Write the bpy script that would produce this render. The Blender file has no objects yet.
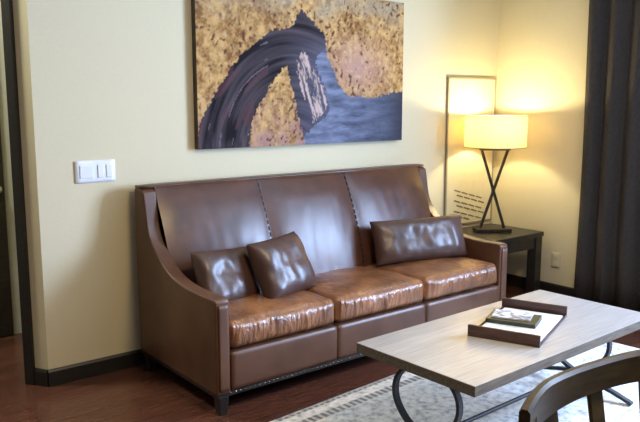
import bpy, bmesh, math, random
from mathutils import Vector, Matrix, noise
random.seed(4)
C = bpy.context.scene.collection
R = math.radians

# ------------------------------------------------------------------ materials
def mat(name, col, rough=.5, metal=0, spec=.5, coat=0, coat_rough=.1):
    m = bpy.data.materials.new(name); m.use_nodes = True
    b = m.node_tree.nodes['Principled BSDF']
    b.inputs['Base Color'].default_value = (*col, 1)
    b.inputs['Roughness'].default_value = rough
    b.inputs['Metallic'].default_value = metal
    b.inputs['Specular IOR Level'].default_value = spec
    b.inputs['Coat Weight'].default_value = coat
    b.inputs['Coat Roughness'].default_value = coat_rough
    return m

def N(m, t, **kw):
    n = m.node_tree.nodes.new(t)
    for k, v in kw.items():
        if hasattr(n, k): setattr(n, k, v)
        else: n.inputs[k.replace('_', ' ')].default_value = v
    return n

def L(m, a, b): m.node_tree.links.new(a, b)
def P(m): return m.node_tree.nodes['Principled BSDF']

def coords(m, scale=(1, 1, 1), rot=(0, 0, 0)):
    tc = N(m, 'ShaderNodeTexCoord'); mp = N(m, 'ShaderNodeMapping')
    mp.inputs['Scale'].default_value = scale; mp.inputs['Rotation'].default_value = rot
    L(m, tc.outputs['Object'], mp.inputs['Vector']); return mp.outputs['Vector']

def ramp(m, stops, fac):
    r = N(m, 'ShaderNodeValToRGB'); e = r.color_ramp.elements
    while len(e) < len(stops): e.new(.5)
    for el, (p, c) in zip(e, stops): el.position = p; el.color = (*c, 1)
    L(m, fac, r.inputs['Fac']); return r.outputs['Color']

def noisy(m, scale, stops, detail=4, stretch=(1, 1, 1), bump=0, rough=None, dist=.01):
    v = coords(m, stretch)
    n = N(m, 'ShaderNodeTexNoise', Scale=scale, Detail=detail); L(m, v, n.inputs['Vector'])
    if stops: L(m, ramp(m, stops, n.outputs['Fac']), P(m).inputs['Base Color'])
    if bump:
        b = N(m, 'ShaderNodeBump', Strength=bump, Distance=dist); L(m, n.outputs['Fac'], b.inputs['Height'])
        L(m, b.outputs['Normal'], P(m).inputs['Normal'])
    if rough:
        mr = N(m, 'ShaderNodeMapRange'); mr.inputs['To Min'].default_value = rough[0]; mr.inputs['To Max'].default_value = rough[1]
        L(m, n.outputs['Fac'], mr.inputs['Value']); L(m, mr.outputs['Result'], P(m).inputs['Roughness'])
    return m

M = {}
M['wall'] = noisy(mat('cream wall paint', (.68, .60, .43), .75, spec=.25), 60, [(.3, (.66, .578, .385)), (.7, (.68, .593, .40))], bump=.05, dist=.002)
M['dark_unseen_wall'] = noisy(mat('dark unseen wall', (.2, .15, .1), .8), 30, [(.3, (.11, .08, .052)), (.7, (.13, .095, .062))])  # unseen walls coloured dark to cut bounced light and haze on the leather
M['ceiling'] = noisy(mat('ceiling paint', (.75, .72, .62), .8), 40, [(.3, (.74, .71, .61)), (.7, (.76, .73, .63))])
M['dark_trim'] = noisy(mat('espresso trim', (.012, .01, .008), .42), 12, [(.3, (.010, .009, .007)), (.7, (.02, .016, .012))], stretch=(1, 8, 8))
M['pale_trim'] = noisy(mat('pale trim', (.5, .5, .42), .5), 20, [(.3, (.48, .48, .41)), (.7, (.52, .52, .44))])
M['switch'] = noisy(mat('white switch plastic', (.78, .78, .8), .35), 30, [(.3, (.77, .77, .79)), (.7, (.8, .8, .82))])
M['leather'] = noisy(mat('brown leather', (.1, .05, .03), .34, spec=.48), 9, [(.3, (.058, .022, .013)), (.7, (.095, .036, .020))], bump=.06, rough=(.28, .38), dist=.008)
M['leather_side'] = noisy(mat('brown leather panel', (.1, .05, .03), .42, spec=.5), 7, [(.3, (.080, .033, .017)), (.7, (.12, .052, .027))], bump=.05, rough=(.36, .46), dist=.006)

# seat leather: worn tan brown with fine creases
m = mat('worn seat leather', (.25, .11, .05), .28, spec=1.0)
v = coords(m); n1 = N(m, 'ShaderNodeTexNoise', Scale=7, Detail=5); L(m, v, n1.inputs['Vector'])
L(m, ramp(m, [(.3, (.11, .040, .015)), (.5, (.22, .084, .030)), (.72, (.36, .15, .058))], n1.outputs['Fac']), P(m).inputs['Base Color'])
v2 = coords(m, (3, 1, .8)); n2 = N(m, 'ShaderNodeTexNoise', Scale=24, Detail=3, Distortion=1.2); L(m, v2, n2.inputs['Vector'])
b = N(m, 'ShaderNodeBump', Strength=.55, Distance=.012); L(m, n2.outputs['Fac'], b.inputs['Height']); L(m, b.outputs['Normal'], P(m).inputs['Normal'])
M['seat'] = m
m = mat('pillow leather', (.1, .05, .03), .37, spec=.55)
v = coords(m); n1 = N(m, 'ShaderNodeTexNoise', Scale=8, Detail=4); L(m, v, n1.inputs['Vector'])
L(m, ramp(m, [(.3, (.05, .024, .018)), (.7, (.085, .040, .028))], n1.outputs['Fac']), P(m).inputs['Base Color'])
n2 = N(m, 'ShaderNodeTexNoise', Scale=22, Detail=3, Distortion=1.); L(m, v, n2.inputs['Vector'])
b = N(m, 'ShaderNodeBump', Strength=.16, Distance=.01); L(m, n2.outputs['Fac'], b.inputs['Height']); L(m, b.outputs['Normal'], P(m).inputs['Normal'])
M['pillow'] = m
M['stitch'] = noisy(mat('dark seam thread', (.012, .008, .007), .7), 50, [(.3, (.01, .007, .006)), (.7, (.018, .012, .01))])
M['black_wood'] = noisy(mat('black stained wood', (.015, .013, .012), .32), 14, [(.3, (.012, .010, .009)), (.7, (.03, .024, .02))], stretch=(1, 6, 6), bump=.04)
M['iron'] = noisy(mat('black iron', (.02, .02, .022), .55, metal=.2), 40, [(.3, (.016, .016, .018)), (.7, (.035, .035, .038))], bump=.15, dist=.003)
M['bronze'] = noisy(mat('dark bronze metal', (.05, .035, .022), .4, metal=.6), 30, [(.3, (.035, .025, .016)), (.7, (.07, .05, .03))])
M['chrome'] = noisy(mat('brushed nickel', (.6, .6, .6), .25, metal=1), 30, [(.3, (.55, .55, .55)), (.7, (.65, .65, .65))])

# floor: dark reddish wood boards along X
m = mat('dark cherry floorboards', (.06, .025, .015), .22, spec=.5)
v = coords(m); br = N(m, 'ShaderNodeTexBrick', Scale=1.0)
br.inputs['Brick Width'].default_value = 1.3; br.inputs['Row Height'].default_value = .11; br.inputs['Mortar Size'].default_value = .0015
br.inputs['Color1'].default_value = (.070, .028, .018, 1); br.inputs['Color2'].default_value = (.110, .043, .028, 1); br.inputs['Mortar'].default_value = (.015, .006, .005, 1)
L(m, v, br.inputs['Vector'])
gv = coords(m, (2, 30, 1)); gn = N(m, 'ShaderNodeTexNoise', Scale=4, Detail=6); L(m, gv, gn.inputs['Vector'])
mx = N(m, 'ShaderNodeMixRGB', blend_type='MULTIPLY'); mx.inputs['Fac'].default_value = .8
L(m, br.outputs['Color'], mx.inputs['Color1']); L(m, ramp(m, [(.3, (.55, .5, .5)), (.7, (1.15, 1.1, 1.05))], gn.outputs['Fac']), mx.inputs['Color2'])
L(m, mx.outputs['Color'], P(m).inputs['Base Color'])
mr = N(m, 'ShaderNodeMapRange'); mr.inputs['To Min'].default_value = .16; mr.inputs['To Max'].default_value = .3
L(m, gn.outputs['Fac'], mr.inputs['Value']); L(m, mr.outputs['Result'], P(m).inputs['Roughness'])
M['floor'] = m

# coffee-table top: tan planks, window sheen put into a greyed base colour
m = mat('sheen greyed wood', (.5, .42, .33), .28, spec=.9)
v = coords(m); br = N(m, 'ShaderNodeTexBrick', Scale=1.0)
br.inputs['Brick Width'].default_value = 3; br.inputs['Row Height'].default_value = .103; br.inputs['Mortar Size'].default_value = .001
br.inputs['Color1'].default_value = (.325, .30, .285, 1); br.inputs['Color2'].default_value = (.39, .36, .34, 1); br.inputs['Mortar'].default_value = (.3, .23, .16, 1)
L(m, v, br.inputs['Vector'])
gv = coords(m, (1.2, 26, 1)); gn = N(m, 'ShaderNodeTexNoise', Scale=5, Detail=7); L(m, gv, gn.inputs['Vector'])
mx = N(m, 'ShaderNodeMixRGB', blend_type='MULTIPLY'); mx.inputs['Fac'].default_value = .9
L(m, br.outputs['Color'], mx.inputs['Color1']); L(m, ramp(m, [(.3, (.72, .7, .68)), (.7, (1.12, 1.1, 1.08))], gn.outputs['Fac']), mx.inputs['Color2'])
L(m, mx.outputs['Color'], P(m).inputs['Base Color'])
M['table_top'] = m
M['table_edge'] = noisy(mat('brown table edge', (.2, .14, .08), .75, spec=.2), 6, [(.3, (.085, .066, .05)), (.7, (.15, .118, .088))], stretch=(2, 14, 14), bump=.1)
M['tray'] = noisy(mat('dark walnut tray', (.05, .022, .014), .35), 6, [(.3, (.035, .015, .010)), (.7, (.085, .036, .022))], stretch=(2, 2, 20), bump=.06)
M['paper'] = noisy(mat('white magazine paper', (.75, .76, .78), .3), 14, [(.44, (.8, .81, .82)), (.5, (.6, .63, .68)), (.62, (.75, .77, .8))])
M['grey_cover'] = noisy(mat('grey blue magazine cover', (.4, .45, .55), .28), 34, [(.38, (.06, .07, .10)), (.5, (.30, .34, .42)), (.62, (.62, .66, .74))], detail=2)
M['green_cover'] = noisy(mat('dark green cover', (.02, .03, .015), .3), 12, [(.3, (.008, .012, .006)), (.7, (.018, .024, .011))])
M['chair'] = noisy(mat('dark olive brown wood', (.06, .042, .018), .4, spec=.3), 5, [(.3, (.036, .025, .008)), (.7, (.075, .052, .018))], stretch=(2, 12, 12), bump=.04)
M['curtain'] = noisy(mat('charcoal curtain cloth', (.035, .03, .03), .8, spec=.2), 150, [(.3, (.036, .030, .029)), (.7, (.055, .047, .046))], stretch=(1, 1, .3), bump=.1, dist=.002)
M['frame_wood'] = noisy(mat('taupe frame wood', (.3, .24, .15), .45), 10, [(.3, (.26, .205, .125)), (.7, (.34, .27, .17))], stretch=(10, 10, 1))
M['print_paper'] = noisy(mat('cream art paper', (.68, .6, .40), .35), 20, [(.3, (.66, .58, .39)), (.7, (.70, .62, .42))])
M['ink'] = noisy(mat('brown grey ink', (.16, .12, .06), .5), 30, [(.3, (.14, .11, .06)), (.7, (.2, .16, .09))])
M['canvas_side'] = noisy(mat('dark painted canvas edge', (.05, .035, .02), .6), 20, [(.3, (.035, .025, .015)), (.7, (.09, .06, .035))])
M['bulb'] = mat('warm bulb', (1, .8, .5))
P(M['bulb']).inputs['Emission Color'].default_value = (1, .72, .38, 1); P(M['bulb']).inputs['Emission Strength'].default_value = 8
m = bpy.data.materials.new('cream lamp shade cloth'); m.use_nodes = True; nt = m.node_tree; nt.nodes.clear()
o = nt.nodes.new('ShaderNodeOutputMaterial'); df = nt.nodes.new('ShaderNodeBsdfDiffuse'); tl = nt.nodes.new('ShaderNodeBsdfTranslucent'); ms = nt.nodes.new('ShaderNodeMixShader')
tcn = nt.nodes.new('ShaderNodeTexCoord'); nz = nt.nodes.new('ShaderNodeTexNoise'); nz.inputs['Scale'].default_value = 90
rp = nt.nodes.new('ShaderNodeValToRGB'); rp.color_ramp.elements[0].color = (.82, .71, .46, 1); rp.color_ramp.elements[1].color = (.89, .78, .53, 1)
nt.links.new(tcn.outputs['Object'], nz.inputs['Vector']); nt.links.new(nz.outputs['Fac'], rp.inputs['Fac'])
nt.links.new(rp.outputs['Color'], df.inputs['Color']); nt.links.new(rp.outputs['Color'], tl.inputs['Color'])
ms.inputs['Fac'].default_value = .5
nt.links.new(df.outputs[0], ms.inputs[1]); nt.links.new(tl.outputs[0], ms.inputs[2]); nt.links.new(ms.outputs[0], o.inputs['Surface'])
M['shade'] = m
m = bpy.data.materials.new('window glass'); m.use_nodes = True; nt = m.node_tree; nt.nodes.clear()
o = nt.nodes.new('ShaderNodeOutputMaterial'); tr = nt.nodes.new('ShaderNodeBsdfTransparent'); gl = nt.nodes.new('ShaderNodeBsdfGlossy'); ms = nt.nodes.new('ShaderNodeMixShader')
gl.inputs['Roughness'].default_value = .02; ms.inputs['Fac'].default_value = .06
nt.links.new(tr.outputs[0], ms.inputs[1]); nt.links.new(gl.outputs[0], ms.inputs[2]); nt.links.new(ms.outputs[0], o.inputs['Surface'])
M['glass'] = m

# rug: pale woven field with slate border stripes parallel to the long side
m = mat('woven rug', (.5, .5, .52), .95, spec=.1)
tc = N(m, 'ShaderNodeTexCoord'); sx = N(m, 'ShaderNodeSeparateXYZ'); L(m, tc.outputs['Object'], sx.inputs[0])
def stripe(c, w):
    a = N(m, 'ShaderNodeMath', operation='SUBTRACT'); L(m, sx.outputs['Y'], a.inputs[0]); a.inputs[1].default_value = c
    b_ = N(m, 'ShaderNodeMath', operation='ABSOLUTE'); L(m, a.outputs[0], b_.inputs[0])
    c_ = N(m, 'ShaderNodeMath', operation='LESS_THAN'); L(m, b_.outputs[0], c_.inputs[0]); c_.inputs[1].default_value = w
    return c_.outputs[0]
def mth(op, a, b):
    n = N(m, 'ShaderNodeMath', operation=op)
    for i, s in enumerate((a, b)):
        if isinstance(s, (int, float)): n.inputs[i].default_value = s
        else: L(m, s, n.inputs[i])
    return n.outputs[0]
st = mth('MAXIMUM', stripe(-1.025, .008), mth('MAXIMUM', stripe(-1.118, .024), mth('MAXIMUM', stripe(-2.75, .018), stripe(-2.83, .014))))
nz = N(m, 'ShaderNodeTexNoise', Scale=34, Detail=4); L(m, tc.outputs['Object'], nz.inputs['Vector'])
base = ramp(m, [(.32, (.36, .36, .38)), (.46, (.62, .61, .60)), (.66, (.78, .77, .75))], nz.outputs['Fac'])
mx = N(m, 'ShaderNodeMixRGB'); L(m, mth('MULTIPLY', st, mth('ADD', .58, mth('MULTIPLY', mth('SINE', mth('MULTIPLY', sx.outputs['X'], 170), 0), .32))), mx.inputs['Fac']); L(m, base, mx.inputs['Color1']); mx.inputs['Color2'].default_value = (.10, .10, .12, 1)
L(m, mx.outputs['Color'], P(m).inputs['Base Color'])
wv = N(m, 'ShaderNodeTexNoise', Scale=120, Detail=2); L(m, tc.outputs['Object'], wv.inputs['Vector'])
b = N(m, 'ShaderNodeBump', Strength=.6, Distance=.006); L(m, wv.outputs['Fac'], b.inputs['Height']); L(m, b.outputs['Normal'], P(m).inputs['Normal'])
M['rug'] = m

# ------------------------------------------------------------------ mesh helpers
def link(name, bm, m, parent=None, smooth=False, loc=None, bevel=0, seg=2, auto=None):
    me = bpy.data.meshes.new(name); bmesh.ops.recalc_face_normals(bm, faces=bm.faces); bm.to_mesh(me); bm.free()
    o = bpy.data.objects.new(name, me); C.objects.link(o)
    for x in (m if isinstance(m, (list, tuple)) else [m]): me.materials.append(x)
    if smooth:
        for p in me.polygons: p.use_smooth = True
    if parent: o.parent = parent
    if loc: o.location = loc
    if bevel:
        bv = o.modifiers.new('bevel', 'BEVEL'); bv.width = bevel; bv.segments = seg; bv.limit_method = 'ANGLE'; bv.angle_limit = R(35)
        bv.harden_normals = False
    if auto:
        me.set_sharp_from_angle(angle=auto)
    return o

def box(bm, x0, x1, y0, y1, z0, z1, mi=0):
    vs = [bm.verts.new((x, y, z)) for x in (x0, x1) for y in (y0, y1) for z in (z0, z1)]
    for q in ((0, 1, 3, 2), (4, 6, 7, 5), (0, 4, 5, 1), (2, 3, 7, 6), (0, 2, 6, 4), (1, 5, 7, 3)):
        f = bm.faces.new([vs[i] for i in q]); f.material_index = mi
    return bm
def boxbm(*a): return box(bmesh.new(), *a)

def obar(bm, a, b, w, d, up=(0, 1, 0), mi=0):
    """rectangular bar from a to b; w across, d along 'up'"""
    a, b = Vector(a), Vector(b); t = (b - a).normalized(); u = Vector(up); u = (u - t * u.dot(t)).normalized(); s = t.cross(u)
    vs = [bm.verts.new(p + s * (i * w / 2) + u * (j * d / 2)) for p in (a, b) for i in (-1, 1) for j in (-1, 1)]
    for q in ((0, 1, 3, 2), (4, 6, 7, 5), (0, 4, 5, 1), (2, 3, 7, 6), (0, 2, 6, 4), (1, 5, 7, 3)):
        bm.faces.new([vs[i] for i in q]).material_index = mi
    return bm

def extrude_x(pts, x0, x1):
    """closed (y,z) outline extruded along X"""
    bm = bmesh.new()
    a = [bm.verts.new((x0, y, z)) for y, z in pts]; b = [bm.verts.new((x1, y, z)) for y, z in pts]
    bm.faces.new(a); bm.faces.new(list(reversed(b)))
    n = len(pts)
    for i in range(n): bm.faces.new((a[i], b[i], b[(i + 1) % n], a[(i + 1) % n]))
    return bm

def tube(path, r, n=10, closed=False, flat=None):
    """swept bar; flat=(w,d): rectangular section, w along X axis, d in the path plane"""
    bm = bmesh.new(); path = [Vector(p) for p in path]; rings = []
    for i, p in enumerate(path):
        q0 = path[i - 1] if (i or closed) else p; q1 = path[(i + 1) % len(path)] if (i < len(path) - 1 or closed) else p
        t = (q1 - q0).normalized()
        u = Vector((1, 0, 0)) if abs(t.x) < .9 else Vector((0, 1, 0))
        u = (u - t * u.dot(t)).normalized(); s = t.cross(u)
        if flat: ring = [bm.verts.new(p + u * (a * flat[0] / 2) + s * (c * flat[1] / 2)) for a, c in ((-1, -1), (1, -1), (1, 1), (-1, 1))]
        else: ring = [bm.verts.new(p + u * math.cos(2 * math.pi * k / n) * r + s * math.sin(2 * math.pi * k / n) * r) for k in range(n)]
        rings.append(ring)
    for a, b in zip(rings, rings[1:] + ([rings[0]] if closed else [])):
        k = len(a)
        for i in range(k): bm.faces.new((a[i], a[(i + 1) % k], b[(i + 1) % k], b[i]))
    if not closed: bm.faces.new(rings[0]); bm.faces.new(list(reversed(rings[-1])))
    return bm

def smooth_path(pts, sub=6, closed=False):
    P_ = [Vector(p) for p in pts]; n = len(P_); out = []
    for i in range(n if closed else n - 1):
        g = lambda k: P_[k % n] if closed else P_[max(0, min(n - 1, k))]
        a, b, c, d = g(i - 1), g(i), g(i + 1), g(i + 2)
        for k in range(sub):
            t = k / sub
            out.append(.5 * ((2 * b) + (c - a) * t + (2 * a - 5 * b + 4 * c - d) * t * t + (3 * b - a - 3 * c + d) * t ** 3))
    if not closed: out.append(P_[-1])
    return out

def lathe(prof, n=48):
    bm = bmesh.new(); rings = []
    for r, z in prof: rings.append([bm.verts.new((r * math.cos(2 * math.pi * k / n), r * math.sin(2 * math.pi * k / n), z)) for k in range(n)])
    for a, b in zip(rings, rings[1:]):
        for i in range(n): bm.faces.new((a[i], a[(i + 1) % n], b[(i + 1) % n], b[i]))
    return bm, rings

def rounded(cx, cy, cz, sx, sy, sz, r, nx, ny, nz, fn=None):
    """finely divided rounded box; fn(unit coords, vec) displaces"""
    bm = bmesh.new(); cache = {}
    def vert(i, j, k):
        key = (i, j, k)
        if key in cache: return cache[key]
        u = Vector((2 * i / nx - 1, 2 * j / ny - 1, 2 * k / nz - 1)); h = Vector((sx, sy, sz)) / 2
        p = Vector((u.x * h.x, u.y * h.y, u.z * h.z)); q = Vector([max(-h[a] + r, min(h[a] - r, p[a])) for a in range(3)])
        d = p - q
        if d.length > 1e-9: p = q + d.normalized() * r
        if fn: p = fn(u, p)
        cache[key] = bm.verts.new(p + Vector((cx, cy, cz))); return cache[key]
    def quad(a, b, c, d): bm.faces.new((vert(*a), vert(*b), vert(*c), vert(*d)))
    for i in range(nx):
        for j in range(ny):
            for k in (0, nz): quad((i, j, k), (i + 1, j, k), (i + 1, j + 1, k), (i, j + 1, k))
        for k in range(nz):
            for j in (0, ny): quad((i, j, k), (i + 1, j, k), (i + 1, j, k + 1), (i, j, k + 1))
    for j in range(ny):
        for k in range(nz):
            for i in (0, nx): quad((i, j, k), (i, j + 1, k), (i, j + 1, k + 1), (i, j, k + 1))
    return bm

def empty(name, label, cat, loc=(0, 0, 0), rz=0, group=None):
    o = bpy.data.objects.new(name, None); C.objects.link(o); o.location = loc; o.rotation_euler = (0, 0, rz); o.empty_display_size = .1
    o['label'] = label; o['category'] = cat
    if group: o['group'] = group
    return o
def tag(o, label, cat, group=None):
    o['label'] = label; o['category'] = cat
    if group: o['group'] = group
    return o
def struct(o): o['kind'] = 'structure'; return o

# ------------------------------------------------------------------ room shell
XR, ZC = 3.073, 2.75
XC = -.475                                   # where the sofa wall ends
A45 = (XC - .045, .075)                      # far end of the short angled wall by the doorway
struct(link('floor', boxbm(-3.2, XR + .12, -5.2, 3.2, -.05, 0), M['floor']))
struct(link('ceiling', boxbm(-3.2, XR + .12, -5.2, 3.2, ZC, ZC + .05), M['ceiling']))

def prism(poly, z0, z1):
    bm = bmesh.new(); a = [bm.verts.new((x, y, z0)) for x, y in poly]; b = [bm.verts.new((x, y, z1)) for x, y in poly]
    bm.faces.new(a); bm.faces.new(b)
    for i in range(len(poly)): j = (i + 1) % len(poly); bm.faces.new((a[i], a[j], b[j], b[i]))
    return bm
struct(link('wall_back', prism([(XC, 0), (XR, 0), (XR, .12), (XC + .03, .12), (A45[0] + .02, A45[1] + .03), A45], 0, ZC), M['wall']))
# window wall on the right, opening beyond the curtain
WY0, WY1, WZ0, WZ1 = -3.75, -2.15, .72, 2.36
bm = bmesh.new()
box(bm, XR, XR + .12, WY1, .12, 0, ZC); box(bm, XR, XR + .12, -5.2, WY0, 0, ZC)
box(bm, XR, XR + .12, WY0, WY1, 0, WZ0); box(bm, XR, XR + .12, WY0, WY1, WZ1, ZC)
struct(link('wall_right', bm, M['wall']))
struct(link('wall_left', boxbm(-3.2, -3.08, -5.2, 3.2, 0, ZC), M['dark_unseen_wall']))
struct(link('wall_front', boxbm(-3.08, XR, -5.2, -5.08, 0, ZC), M['dark_unseen_wall']))
struct(link('wall_hall', boxbm(-3.08, .6, 1.0, 1.12, 0, ZC), M['wall']))
struct(link('wall_hall_side', boxbm(.6, .7, .12, 1.12, 0, ZC), M['wall']))
w = struct(link('window_1', bmesh.new(), M['pale_trim']))
bm = bmesh.new()
for y in (WY0, (WY0 + WY1) / 2 - .03, WY1 - .06): box(bm, XR + .03, XR + .09, y, y + .06, WZ0, WZ1)
for z in (WZ0, WZ1 - .06): box(bm, XR + .031, XR + .089, WY0, WY1, z, z + .06)
link('window_frame', bm, M['pale_trim'], w)
link('pane', boxbm(XR + .058, XR + .062, WY0 + .03, WY1 - .03, WZ0 + .03, WZ1 - .03), M['glass'], w)

# baseboards
def base_run(name, a, b, n, h=.088, t=.014):
    a, b, n = Vector(a), Vector(b), Vector(n); bm = bmesh.new()
    prof = [(0, 0), (t, 0), (t, h - .012), (t - .006, h), (0, h)]
    ra = [bm.verts.new((a.x + n.x * d, a.y + n.y * d, z)) for d, z in prof]; rb = [bm.verts.new((b.x + n.x * d, b.y + n.y * d, z)) for d, z in prof]
    bm.faces.new(ra); bm.faces.new(list(reversed(rb)))
    for i in range(5): j = (i + 1) % 5; bm.faces.new((ra[i], rb[i], rb[j], ra[j]))
    return struct(link(name, bm, M['dark_trim']))
base_run('baseboard_back', (XC - .004, 0), (XR, 0), (0, -1))
base_run('baseboard_right', (XR, -.015), (XR, -5.0), (-1, 0))
nn = Vector((-(A45[1]), -.045)).normalized()
base_run('baseboard_corner', (XC, 0), A45, nn)
# dark door casing and jamb at the end of the angled wall
t = Vector((A45[0] - XC, A45[1])).normalized()
p0 = Vector(A45) - t * .004
def strip(p, q, th): n_ = Vector((-(q - p).y, (q - p).x)).normalized(); return [p + n_ * 0, q, q - n_ * -th, p - n_ * -th]
p1 = p0 + t * .055
n2 = Vector((nn.x, nn.y))
struct(link('trim_1', prism([p0 + n2 * .02, p1 + n2 * .02, p1 - n2 * .05, p0 - n2 * .05], 0, ZC), M['dark_trim'], bevel=.004))

# hall door
d = struct(link('door_1', boxbm(-1.24, -.372, .955, .999, .006, 2.1), M['black_wood'], bevel=.004))
bm = bmesh.new()
for z0, z1 in ((.2, .85), (1.05, 1.95)):
    box(bm, -1.12, -.50, .948, .9545, z0, z1)
link('door_panel', bm, M['black_wood'], d, bevel=.004)
hk = bmesh.new()
bmesh.ops.create_cone(hk, cap_ends=True, segments=20, radius1=.026, radius2=.026, depth=.012, matrix=Matrix.Translation((-.415, .948, .918)) @ Matrix.Rotation(R(90), 4, 'X'))
bmesh.ops.create_cone(hk, cap_ends=True, segments=12, radius1=.011, radius2=.011, depth=.05, matrix=Matrix.Translation((-.415, .925, .918)) @ Matrix.Rotation(R(90), 4, 'X'))
obar(hk, (-.405, .902, .918), (-.52, .902, .918), .018, .014)
link('door_handle', hk, M['chrome'], d, bevel=.003)
struct(link('trim_2', boxbm(-.37, -.30, .97, .9995, 0, 2.16), M['pale_trim'], bevel=.004))

# ------------------------------------------------------------------ switch plate and outlet
s = empty('light_switch', 'white multi-gang light switch plate on the cream wall left of the sofa', 'light switch', (-.183, 0, 1.084))
link('plate', rounded(0, -.004, 0, .214, .008, .114, .0035, 8, 2, 8), M['switch'], s, smooth=True)
link('dimmer', boxbm(-.082, -.012, -.012, -.0075, -.033, .033), M['switch'], s, bevel=.0025)
for x in (.027, .072): link('rocker', boxbm(x - .016, x + .016, -.013, -.0075, -.033, .033), M['switch'], s, bevel=.003)
s = empty('wall_outlet', 'small pale outlet plate low on the wall between side table and curtain', 'outlet', (XR, -.60, .27))
link('plate', rounded(-.004, 0, 0, .008, .07, .114, .003, 2, 6, 8), M['print_paper'], s, smooth=True)
for z in (-.024, .024): link('socket', boxbm(-.011, -.0075, -.016, .016, z - .014, z + .014), M['print_paper'], s, bevel=.002)

# ------------------------------------------------------------------ painting
PX0, PX1_, PZ0, PZ1 = .396, 1.987, 1.174, 2.094
art = empty('canvas_painting', 'large abstract painting of a dark horse neck on gold above the sofa', 'painting', (PX0, -.004, PZ0))
PW, PH = PX1_ - PX0, PZ1 - PZ0
arch = [(-.02, -.02), (.004, .117), (.029, .224), (.071, .344), (.126, .466), (.19, .591), (.273, .683), (.318, .743), (.409, .753), (.433, .844), (.457, .879), (.491, .832), (.525, .784), (.569, .73), (.574, .632), (.6, .527), (.658, .366), (.695, .318), (.595, .161), (.474, -.02), (.46, .045), (.436, .218), (.403, .375), (.385, .516), (.329, .443), (.27, .296), (.224, .158), (.209, -.02)]
blue = [(.515, .562), (.574, .645), (.6, .527), (.658, .366), (.695, .318), (.833, .319), (1.02, .364), (1.02, -.02), (.474, -.02), (.46, .045), (.524, .129), (.595, .216), (.575, .351)]
streak = [(.427, .543), (.461, .623), (.495, .547), (.544, .431), (.58, .311), (.57, .229), (.514, .136), (.485, .244), (.446, .389)]
def inside(p, poly):
    x, y = p; c = False; j = len(poly) - 1
    for i in range(len(poly)):
        xi, yi = poly[i]; xj, yj = poly[j]
        if (yi > y) != (yj > y) and x < (xj - xi) * (y - yi) / (yj - yi) + xi: c = not c
        j = i
    return c
def lerp(a, b, t): t = max(0, min(1, t)); return tuple(a[i] + (b[i] - a[i]) * t for i in range(3))
def fn_(x, y, s, o=0): return noise.noise(Vector((x * s, y * s, o)))
def paint(u, v):
    X, Y = u * PW, v * PH
    jx = u + .010 * fn_(X, Y, 14, 3) + .010 * fn_(X, Y, 60, 5); jy = v + .016 * fn_(X, Y, 14, 7) + .014 * fn_(X, Y, 60, 9)
    a = .52 + .6 * fn_(X, Y, 6) + .7 * fn_(X, Y, 22, 2) + .5 * fn_(X, Y, 60, 4)
    gold = lerp((.22, .10, .030), (.60, .36, .135), a)
    gold = lerp(gold, (.36, .31, .22), max(0, (v - .76) * 3.4) * max(0, .5 + 1.3 * fn_(X, Y * 2, 5, 8)))          # greyer top
    gold = lerp(gold, (.44, .25, .19), max(0, 1 - abs(u - .74) / .22) * max(0, 1 - abs(v - .52) / .26) * 1.1)   # pinkish field
    if v < .34: gold = lerp(gold, (.36, .20, .17), (.34 - v) * 2.8 * (.6 + fn_(X, Y, 12, 31)))
    sp = fn_(X * 1.2, Y, 34, 11) + .6 * fn_(X, Y, 70, 12) + .5 * fn_(X, Y, 5, 13)
    if sp > .34: gold = lerp(gold, (.09, .032, .022), min(.9, (sp - .34) * 4))
    if sp < -.5: gold = lerp(gold, (.60, .46, .27), .4)
    c = gold
    if inside((jx, jy), arch):
        # brush strokes follow the bend of the neck
        an = math.atan2(u - .42, v + .25); rr = math.hypot((u - .42) * 1.9, v + .05)
        b = .42 + .75 * noise.noise(Vector((rr * 26, an * 2.2, 1))) + .45 * noise.noise(Vector((rr * 70, an * 5, 6)))
        c = lerp((.010, .007, .008), (.085, .064, .072), b)
        if u > .36: c = lerp(c, (.13, .13, .19), (u - .36) * 2.4 * max(0, min(1, (.78 - v) * 5)))
        if u < .30 and noise.noise(Vector((rr * 18, an * 3.5, 20))) > .30: c = lerp(c, (.12, .045, .05), .4)
        if u < .30 and noise.noise(Vector((rr * 40, an * 4, 27))) > .42: c = lerp(c, (.2, .17, .2), .5)
    if inside((jx, jy), blue):
        b = .55 + .6 * fn_(X * .5, Y * 2.2, 13, 21) + .3 * fn_(X * .6, Y * 3, 36, 23)
        c = lerp((.045, .05, .075), (.19, .21, .30), b * (1.2 - 1.0 * max(0, u - .62) / .38))
        if u > .9: c = lerp(c, (.035, .035, .05), (u - .9) * 8)
    if inside((jx, jy), streak):
        b = fn_(X * 3.6 + Y * 1.3, Y * .5, 14, 15) + .5 * fn_(X * 3 + Y, Y, 40, 16)
        if b > -.12: c = lerp(c, (.52, .38, .33), min(1, (b + .12) * 2.6))
    return c
NU, NV = 260, 150
bm = bmesh.new(); cl = bm.verts.layers.float_color.new('paint')
g = [[bm.verts.new((PW * i / NU, -.042 - .0012 * noise.noise(Vector((i * .35, j * .35, 0))), PH * j / NV)) for j in range(NV + 1)] for i in range(NU + 1)]
for i in range(NU + 1):
    for j in range(NV + 1): g[i][j][cl] = (*paint(i / NU, j / NV), 1)
for i in range(NU):
    for j in range(NV): bm.faces.new((g[i][j], g[i + 1][j], g[i + 1][j + 1], g[i][j + 1]))
m = mat('painted canvas', (.5, .3, .1), .6, spec=.06)
at = N(m, 'ShaderNodeAttribute', attribute_name='paint'); L(m, at.outputs['Color'], P(m).inputs['Base Color'])
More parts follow.
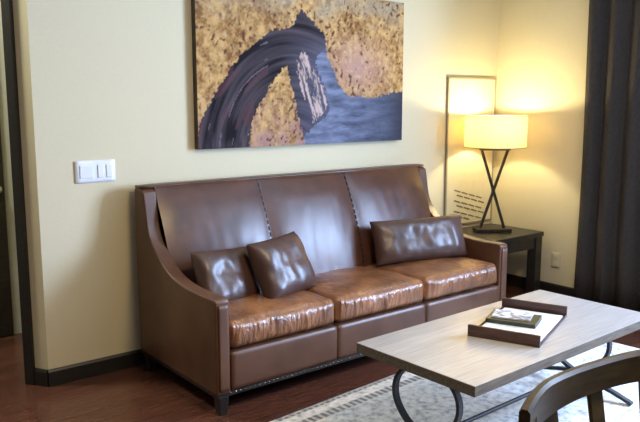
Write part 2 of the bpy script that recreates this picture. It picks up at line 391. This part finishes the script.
nz = N(m, 'ShaderNodeTexNoise', Scale=90, Detail=3); L(m, coords(m), nz.inputs['Vector'])
b = N(m, 'ShaderNodeBump', Strength=.25, Distance=.003); L(m, nz.outputs['Fac'], b.inputs['Height']); L(m, b.outputs['Normal'], P(m).inputs['Normal'])
link('canvas_face', bm, m, art, smooth=True)
link('stretcher', boxbm(0, PW, -.041, 0, 0, PH), M['canvas_side'], art)

# ------------------------------------------------------------------ sofa
SY = -.058; W = 2.118; FY = -.868
sofa = empty('leather_sofa', 'brown leather three-seat sofa with high back and swooping arms against the wall', 'sofa', (0, 0, 0))
armp = [(SY, .105), (SY, .99), (-.10, .99), (-.135, .988), (-.16, .975), (-.175, .90), (-.195, .80), (-.235, .725), (-.31, .662), (-.39, .612), (-.48, .578), (-.60, .56), (-.72, .555), (-.82, .557), (-.855, .556), (FY, .545), (FY, .105)]
cv = smooth_path([(0, y, z) for y, z in armp[4:14]], 4); prof = [(y, z) for y, z in armp[:4]] + [(p.y, p.z) for p in cv] + armp[14:]
for x0 in (0, W - .074):
    a = link('arm', extrude_x(prof, x0, x0 + .074), M['leather_side'], sofa, bevel=.016, seg=4, smooth=True, auto=R(40))
    # welt along both edges of the arm
    link('front_panel', rounded(x0 + .037, FY - .003, .325, .052, .012, .41, .005, 6, 2, 20), M['leather_side'], a, smooth=True)

# backrest: three pulled panels, gently raked
xa, xb = .074, W - .074; seams = (.716, 1.376)
NX, NZ = 150, 44
def back_y(z): # rake
    t = (z - .36) / (1.0 - .36); return -.355 + .215 * t - .03 * math.sin(math.pi * min(1, max(0, t)))
def panel_u(x):
    e = (xa,) + seams + (xb,)
    for a_, b_ in zip(e, e[1:]):
        if x <= b_ + 1e-6: return 2 * (x - a_) / (b_ - a_) - 1
bm = bmesh.new(); rows = []
for j in range(NZ + 1):
    z = .30 + (1.0 - .30) * j / NZ
    row = []
    for i in range(NX + 1):
        x = xa + (xb - xa) * i / NX; u = panel_u(x)
        puff = .020 * (1 - abs(u) ** 4) * min(1, max(0, (1.0 - z) / .12)) ** .5
        wr = .004 * noise.noise(Vector((x * 3.2, z * 1.4, 4))) + .0012 * noise.noise(Vector((x * 18, z * 5, 9)))
        row.append(bm.verts.new((x, back_y(z) - puff + wr, z)))
    rows.append(row)
# roll over the top and down the rear
for dy, z in ((.010, 1.004), (.03, 1.008), (.065, 1.008), (None, 1.0), (None, .9), (None, .105)):
    rows.append([bm.verts.new((v.co.x, (v.co.y + dy) if dy else SY, z)) for v in rows[NZ]])
for a_, b_ in zip(rows, rows[1:]):
    for i in range(NX): bm.faces.new((a_[i], a_[i + 1], b_[i + 1], b_[i]))
link('backrest', bm, M['leather'], sofa, smooth=True)
for sx in seams:
    bm = bmesh.new(); z = .44; k = 0
    while z < .985:
        zz = min(z + .024, .99)
        obar(bm, (sx, back_y(z) - .001, z), (sx, back_y(zz) - .001, zz), .007, .006); z += .034
    link('seam', bm, M['stitch'], sofa)

link('top_rail', rounded(W / 2, (SY - .142) / 2, .998, W, .080, .018, .008, 40, 6, 4), M['leather'], sofa, smooth=True)
# seat cushions
cz0, cz1 = .302, .438
edges = (xa + .004, seams[0], seams[1], xb - .004)
for n_ in range(3):
    x0, x1 = edges[n_] + .003, edges[n_ + 1] - .003; y0, y1 = FY + .004, -.315
    def fn(u, p, n_=n_):
        q = p.copy(); e = (1 - abs(u.x) ** 3) * (1 - abs(u.y) ** 4)
        if u.z > 0: q.z += (.018 * e - .012 * max(0, u.y)) * u.z
        w_ = noise.noise(Vector((q.x * 9 + n_ * 7, q.y * 7, q.z * 5))) * .005 + noise.noise(Vector((q.x * 30 + n_ * 3, q.y * 22, 1))) * .0022
        if u.z > -.2: q.z += w_ * (1 if u.z > .5 else .4)
        if u.y < -.8:                                   # front face: bulge and upright creases
            q.y -= .014 * (1 - u.z ** 2) * (1 - abs(u.x) ** 6)
            q.y += .006 * noise.noise(Vector((q.x * 46 + n_ * 5, 3, q.z * 9))) + .0045 * noise.noise(Vector((q.x * 90, 8, q.z * 14)))
        return q
    link('seat_cushion', rounded((x0 + x1) / 2, (y0 + y1) / 2, (cz0 + cz1) / 2, x1 - x0, y1 - y0, cz1 - cz0, .034, 110, 60, 16, fn), M['seat'], sofa, smooth=True)

# front rail in three panels, base trim, legs
for n_ in range(3):
    x0 = (xa, seams[0], seams[1])[n_] + .002; x1 = (seams[0], seams[1], xb)[n_] - .002
    link('front_rail', rounded((x0 + x1) / 2, FY + .019, .2065, x1 - x0, .05, .183, .008, 24, 6, 8), M['leather_side'], sofa, smooth=True)
link('seat_deck', boxbm(xa, xb, FY + .04, -.2, .115, .3), M['stitch'], sofa)
bm = boxbm(.004, W - .004, FY + .006, SY - .002, .088, .112)
link('base_trim', bm, M['black_wood'], sofa, bevel=.003)
bm = bmesh.new(); x = xa
while x < xb: bmesh.ops.create_icosphere(bm, subdivisions=1, radius=.004, matrix=Matrix.Translation((x, FY + .005, .103))); x += .027  # bright beads standing in for a thin broken highlight along the base
link('highlight_beads', bm, M['chrome'], sofa, smooth=True)
for lx in (.012, W - .067):
    for ly in (FY + .004, -.125):
        bm = bmesh.new(); vs = []
        for z, k in ((0, .007), (.092, 0)):
            vs.append([bm.verts.new((lx + a_, ly + b_, z)) for a_, b_ in ((k, k), (.055 - k, k), (.055 - k, .055 - k), (k, .055 - k))])
        bm.faces.new(vs[0]); bm.faces.new(vs[1])
        for i in range(4): bm.faces.new((vs[0][i], vs[0][(i + 1) % 4], vs[1][(i + 1) % 4], vs[1][i]))
        link('leg', bm, M['black_wood'], sofa, bevel=.004)

# ------------------------------------------------------------------ pillows
def pillow(label, w, h, th, centre, rz, tilt, roll, seed, grp):
    n = 56; bm = bmesh.new(); S = []
    for s_ in (-1, 1):
        gr = []
        for i in range(n + 1):
            col = []
            for j in range(n + 1):
                u, v = 2 * i / n - 1, 2 * j / n - 1
                e = max(0, (1 - u ** 4)) ** .5 * max(0, (1 - v ** 4)) ** .5
                pin = 1 - .04 * (1 - v * v) * abs(u) ** 3; pin2 = 1 - .04 * (1 - u * u) * abs(v) ** 3
                x, z = u * w / 2 * pin, v * h / 2 * pin2
                y = s_ * th / 2 * e
                y += e * (.016 * noise.noise(Vector((x * 7 + seed, z * 7, s_ * 3))) + .006 * noise.noise(Vector((x * 20 + seed, z * 14, s_ * 5))))
                col.append(bm.verts.new((x, y, z)))
            gr.append(col)
        for i in range(n):
            for j in range(n): bm.faces.new((gr[i][j], gr[i + 1][j], gr[i + 1][j + 1], gr[i][j + 1]))
    bmesh.ops.remove_doubles(bm, verts=bm.verts, dist=.0004)
    o = link('throw_pillow', bm, M['pillow'], smooth=True)
    o.matrix_world = Matrix.Translation(centre) @ Matrix.Rotation(rz, 4, 'Z') @ Matrix.Rotation(tilt, 4, 'X') @ Matrix.Rotation(roll, 4, 'Y')
    return tag(o, label, 'pillow', grp)
G = 'brown leather pillows on the sofa'
pillow('square brown leather pillow tucked between the left sofa arm and another pillow', .37, .30, .13, (.285, -.50, .552), R(10), R(-26), R(4), 1, G)
pillow('square brown leather pillow leaning in front of another on the left seat', .39, .33, .15, (.585, -.57, .575), R(14), R(-26), R(-2), 5, G)
pillow('long brown leather lumbar pillow by the right arm of the sofa', .66, .28, .15, (1.70, -.505, .578), R(-17), R(-20), R(-1), 9, G)

# ------------------------------------------------------------------ side table
TX0, TX1, TY0, TY1, TZ = 2.42, 2.998, -.537, -.048, .485
st_ = empty('side_table', 'square black wooden side table in the corner beside the sofa', 'side table', (0, 0, 0))
link('tabletop', boxbm(TX0, TX1, TY0, TY1, TZ - .035, TZ), M['black_wood'], st_, bevel=.004)
bm = bmesh.new(); k = .02
box(bm, TX0 + k, TX1 - k, TY0 + .02, TY0 + .04, .365, TZ - .035); box(bm, TX0 + k, TX1 - k, TY1 - .04, TY1 - .02, .365, TZ - .035)
box(bm, TX0 + .02, TX0 + .04, TY0 + .04, TY1 - .04, .365, TZ - .035); box(bm, TX1 - .04, TX1 - .02, TY0 + .04, TY1 - .04, .365, TZ - .035)
link('apron', bm, M['black_wood'], st_)
for x in (TX0 + .008, TX1 - .083):
    for y in (TY0 + .008, TY1 - .083): link('leg', boxbm(x, x + .075, y, y + .075, 0, TZ - .035), M['black_wood'], st_, bevel=.004)

# ------------------------------------------------------------------ lamp
lamp = empty('table_lamp', 'lit table lamp with wide cream drum shade on dark crossed legs', 'lamp', (2.708, -.285, TZ), R(-36))
link('base', boxbm(-.132, .132, -.06, .06, 0, .026), M['bronze'], lamp, bevel=.004)
bm = bmesh.new()
for s_ in (-1, 1): obar(bm, (-.086 * s_, .010 * s_, .026), (.098 * s_, .010 * s_, .60), .019, .018)
link('crossed_leg', bm, M['bronze'], lamp, bevel=.002)
link('crossbar', boxbm(-.112, .112, -.022, .022, .60, .618), M['bronze'], lamp, bevel=.003)
bm = bmesh.new(); bmesh.ops.create_cone(bm, cap_ends=True, segments=16, radius1=.012, radius2=.012, depth=.09, matrix=Matrix.Translation((0, 0, .663)))
link('stem', bm, M['bronze'], lamp)
SR, S0, S1 = .222, .622, .850
bm, rg = lathe([(SR, S0), (SR, S1), (SR - .003, S1), (SR - .003, S0), (SR, S0)], 72)
bmesh.ops.remove_doubles(bm, verts=bm.verts, dist=1e-5)
sh = link('lamp_shade', bm, M['shade'], lamp, smooth=True, auto=R(40))
for z in (S0, S1 - .004):
    bm = bmesh.new(); bm2, _ = lathe([(SR + .0015, z), (SR + .0015, z + .005), (SR - .004, z + .005), (SR - .004, z), (SR + .0015, z)], 72); bm.free()
    bmesh.ops.remove_doubles(bm2, verts=bm2.verts, dist=1e-5)
    link('rim', bm2, M['frame_wood'], sh)
bm = bmesh.new()
for k in range(3): a_ = R(30 + 120 * k); obar(bm, (0, 0, S0 + .09), (SR * .985 * math.cos(a_), SR * .985 * math.sin(a_), S0 + .09), .005, .005, (0, 0, 1))
link('shade_spider', bm, M['bronze'], lamp)
bm = bmesh.new(); bmesh.ops.create_uvsphere(bm, u_segments=20, v_segments=14, radius=.03, matrix=Matrix.Translation((0, 0, .735)))
bu = link('bulb', bm, M['bulb'], lamp, smooth=True); bu.visible_shadow = True
def light(kind, name, loc, energy, col, **kw):
    l = bpy.data.lights.new(name, kind); l.energy = energy; l.color = col
    for k, v in kw.items(): setattr(l, k, v)
    o = bpy.data.objects.new(name, l); C.objects.link(o); o.location = loc; return o
light('POINT', 'lamp_light', (2.708, -.285, TZ + .80), 20, (1, .89, .54), shadow_soft_size=.035)

# ------------------------------------------------------------------ framed print in the corner
FX0, FX1, FZ0, FZ1 = 2.488, 3.045, .50, 1.617
fp = empty('framed_print', 'tall thin-framed cream print with dark dashes hanging behind the lamp', 'framed print', (FX0, -.002, FZ0))
w_, h_ = FX1 - FX0, FZ1 - FZ0; bm = bmesh.new(); f_ = .014
for (a_, b_, c_, d_) in ((0, f_, 0, h_), (w_ - f_, w_, 0, h_), (f_, w_ - f_, 0, f_), (f_, w_ - f_, h_ - f_, h_)): box(bm, a_, b_, -.016, 0, c_, d_)
link('frame', bm, M['frame_wood'], fp, bevel=.002)
bm = boxbm(f_, w_ - f_, -.012, -.004, f_, h_ - f_)
for r_ in range(7):
    for c_ in range(4):
        x = .10 + c_ * .085 + (r_ % 2) * .03; z = .275 - r_ * .040 - c_ * .022
        if z < .04 : continue
        a_ = Vector((x, -.0125, z)); b_ = Vector((x + .07, -.0125, z - .020)); obar(bm, a_, b_, .011, .002, (0, 1, 0), 1)
link('print', bm, [M['print_paper'], M['ink']], fp)

# ------------------------------------------------------------------ curtain
bm = bmesh.new(); ys = 240; y0, y1 = -.805, -1.88
cols = []
for i in range(ys + 1):
    t_ = i / ys; col = []
    for j in range(13):
        z = .015 + (ZC - .02 - .015) * j / 12; k = 1 - z / ZC
        y = y0 + (y1 - y0) * t_ + .03 * k * noise.noise(Vector((t_ * 6, z * .4, 2)))
        ph = t_ * 2 * math.pi * 6.5 + .9 * noise.noise(Vector((t_ * 7, z * .25, 1)))
        x = XR - .075 - .030 * math.sin(ph) * (.85 + .3 * k) - .010 * noise.noise(Vector((t_ * 30, z * .6, 6)))
        col.append(bm.verts.new((x, y, z)))
    cols.append(col)
for a_, b_ in zip(cols, cols[1:]):
    for j in range(12): bm.faces.new((a_[j], b_[j], b_[j + 1], a_[j + 1]))
cu = link('curtain', bm, M['curtain'], smooth=True)
so = cu.modifiers.new('thickness', 'SOLIDIFY'); so.thickness = .004; so.offset = 0
tag(cu, 'charcoal pleated floor-length curtain hanging on the right wall', 'curtain')

# ------------------------------------------------------------------ rug
bm = rounded(1.235, -1.96, .006, 2.23, 1.92, .012, .005, 60, 60, 2, lambda u, p: p + Vector((0, 0, .0012 * noise.noise(p * 30))) * (1 if u.z > 0 else 0))
rug = link('area_rug', bm, M['rug'], smooth=True); c_ = Vector((1.04, -1.0, 0))
rug.rotation_euler = (0, 0, R(4)); rug.location = c_ - Matrix.Rotation(R(4), 3, 'Z') @ c_
tag(rug, 'pale grey woven area rug with slate border stripes under the coffee table', 'rug')
RZ = .0135

# ------------------------------------------------------------------ coffee table
ct = empty('coffee_table', 'rectangular coffee table with pale plank top on curled black iron legs', 'coffee table', (.343, -1.434, 0), R(1.29))
TL, TW_, TH = 1.343, .616, .44
link('tabletop', boxbm(0, TL, -TW_, 0, TH - .002, TH), M['table_top'], ct, bevel=.0006)
link('edge_band', boxbm(0, TL, -TW_, 0, TH - .042, TH - .002), M['table_edge'], ct, bevel=.0015)
cy = -.295
half = [(.30, RZ + .009), (.215, .048), (.115, .072), (.0, .10), (-.095, .15), (-.152, .225), (-.148, .31), (-.09, .373), (0, .392)]
for x in (.11, TL - .10):
    pts = [(x, cy + a_, b_) for a_, b_ in half] + [(x, cy - a_, b_) for a_, b_ in reversed(half[:-1])]
    # keep the two strands of the crossing apart by a bar's width
    path = smooth_path(pts, 6); npt = len(path)
    path = [Vector((p.x + (.0145 if i < npt / 2 else -.0145) * max(0, 1 - abs(i - npt / 2) / 12 * 0) * (1 if abs(i - npt / 2) > 14 else abs(i - npt / 2) / 14), p.y, p.z)) for i, p in enumerate(path)]
    link('leg', tube(path, 0, flat=(.028, .016)), M['iron'], ct, bevel=.002)
link('stretcher', tube([(.11, cy, .084), (TL - .10, cy, .084)], .010), M['iron'], ct, smooth=True, auto=R(50))

# tray and reading matter
TT = TH + .0008
tray = empty('serving_tray', 'dark walnut serving tray with tall end boards on the coffee table', 'tray', (1.066, -1.722, TT), R(20.5))
lx, ly = .51, .308
link('tray_floor', boxbm(-lx / 2, lx / 2, -ly / 2, ly / 2, 0, .006), M['tray'], tray, bevel=.002)
for x in (-lx / 2, lx / 2 - .014): link('end_board', boxbm(x, x + .014, -ly / 2, ly / 2, .006, .050), M['tray'], tray, bevel=.003)
for y in (-ly / 2, ly / 2 - .01): link('side_lip', boxbm(-lx / 2 + .014, lx / 2 - .014, y, y + .006, .006, .010), M['tray'], tray, bevel=.002)
def mag(label, name, c, w, h, t_, rz, z, m_, cat):
    o = empty(name, label, cat, (c[0], c[1], z), rz)
    link('cover', boxbm(-w / 2, w / 2, -h / 2, h / 2, t_ - .001, t_), m_, o)
    link('page_block', boxbm(-w / 2 + .001, w / 2 - .001, -h / 2 + .001, h / 2 - .001, .0008, t_ - .001), M['paper'] if m_ != M['green_cover'] else m_, o)
    link('back_cover', boxbm(-w / 2, w / 2, -h / 2, h / 2, 0, .0008), m_, o)
    return o
zt = TT + .0065
mag('white magazine lying flat on the tray floor under the dark green booklet', 'magazine', (1.072, -1.726), .42, .272, .006, R(20.5), zt, M['paper'], 'magazine')
mag('dark green booklet lying on the white magazine in the tray', 'booklet', (1.075, -1.685), .16, .22, .018, R(24), zt + .0063, M['green_cover'], 'booklet')
mag('small grey-blue patterned brochure on top of the dark green booklet', 'brochure', (1.083, -1.672), .12, .17, .006, R(27), zt + .0247, M['grey_cover'], 'brochure')

# ------------------------------------------------------------------ chair in the foreground (facing the camera side)
ch = empty('wooden_chair', 'dark wooden chair with curved slatted back in the right foreground', 'chair', (.005, -2.70, RZ), R(-6))
hw = .315; ns = 48
def rail_y(x): return -.055 * abs(x / hw) ** 2.5
def top_z(x): u = abs(x) / hw; return .790 - .03 * max(0, (u - .6) / .4) ** 2.0
def bot_z(x): u = abs(x) / hw; return .698 + .018 * (1 - u * u) + .03 * max(0, (u - .78) / .22) ** 2
bm = bmesh.new(); rg = []
for i in range(ns + 1):
    x = -hw + 2 * hw * i / ns; y = rail_y(x); dx = 1e-3; tx = Vector((2 * dx, rail_y(x + dx) - rail_y(x - dx), 0)).normalized(); n_ = Vector((-tx.y, tx.x, 0))
    ring = []
    for a_, z in ((-.013, bot_z(x)), (-.013, top_z(x) - .008), (-.006, top_z(x)), (.006, top_z(x)), (.013, top_z(x) - .008), (.013, bot_z(x))):
        ring.append(bm.verts.new((x + n_.x * a_, y + n_.y * a_, z)))
    rg.append(ring)
for a_, b_ in zip(rg, rg[1:]):
    for i in range(6): bm.faces.new((a_[i], a_[(i + 1) % 6], b_[(i + 1) % 6], b_[i]))
bm.faces.new(rg[0]); bm.faces.new(list(reversed(rg[-1])))
link('crest_rail', bm, M['chair'], ch, smooth=True, auto=R(40))
def seat_edge(x): return rail_y(x) * .55 - .03
for x in (-.188, 0, .188):
    link('slat', obar(bmesh.new(), (x * .92, seat_edge(x) - .02, .452), (x, rail_y(x), .715), .05, .012), M['chair'], ch, bevel=.003)
for s_ in (-1, 1):
    bm = bmesh.new(); obar(bm, (s_ * .25, -.10, 0), (s_ * .284, rail_y(.284) + .002, .735), .034, .026)
    link('back_post', bm, M['chair'], ch, bevel=.006)
    link('front_leg', obar(bmesh.new(), (s_ * .235, -.47, 0), (s_ * .22, -.45, .42), .036, .036), M['chair'], ch, bevel=.005)
link('seat', rounded(0, -.275, .432, .46, .42, .04, .016, 14, 14, 4, lambda u, p: p - Vector((0, 0, .008 * (1 - u.x ** 2) * (1 - u.y ** 2) if u.z > 0 else 0))), M['chair'], ch, smooth=True)
for s_ in (-1, 1): link('stretcher', obar(bmesh.new(), (s_ * .236, -.455, .17), (s_ * .258, -.10, .17), .02, .02, (0, 0, 1)), M['chair'], ch)

# ------------------------------------------------------------------ light
l = light('AREA', 'window_daylight', (XR + .20, (WY0 + WY1) / 2, (WZ0 + WZ1) / 2), 540, (.46, .64, 1.0), shape='RECTANGLE', size=WZ1 - WZ0, size_y=WY1 - WY0)
l.rotation_euler = (0, R(90), 0)
l = light('AREA', 'ceiling_light', (.2, -2.9, ZC - .03), 56, (1, .77, .42), shape='DISK', size=.5)
l = light('AREA', 'hall_light', (-1.2, .55, ZC - .03), 45, (.95, 1, .85), shape='DISK', size=.3)
wd = bpy.data.worlds.new('World'); bpy.context.scene.world = wd; wd.use_nodes = True
wd.node_tree.nodes['Background'].inputs['Color'].default_value = (.6, .75, 1, 1); wd.node_tree.nodes['Background'].inputs['Strength'].default_value = 1.0

# ------------------------------------------------------------------ camera
cd = bpy.data.cameras.new('camera'); cam = bpy.data.objects.new('camera', cd); C.objects.link(cam)
cam.location = (-1.596, -3.6053, 1.4382); cam.rotation_euler = (R(90 - 8.6241), 0, R(-38.7566))
cd.sensor_width = 36; cd.sensor_fit = 'HORIZONTAL'; cd.lens = 722.17 / 640 * 36; cd.clip_start = .02
sc = bpy.context.scene; sc.camera = cam
vs = sc.view_settings; vs.view_transform = 'Standard'; vs.look = 'None'; vs.gamma = 1; vs.use_curve_mapping = False; vs.exposure = .08
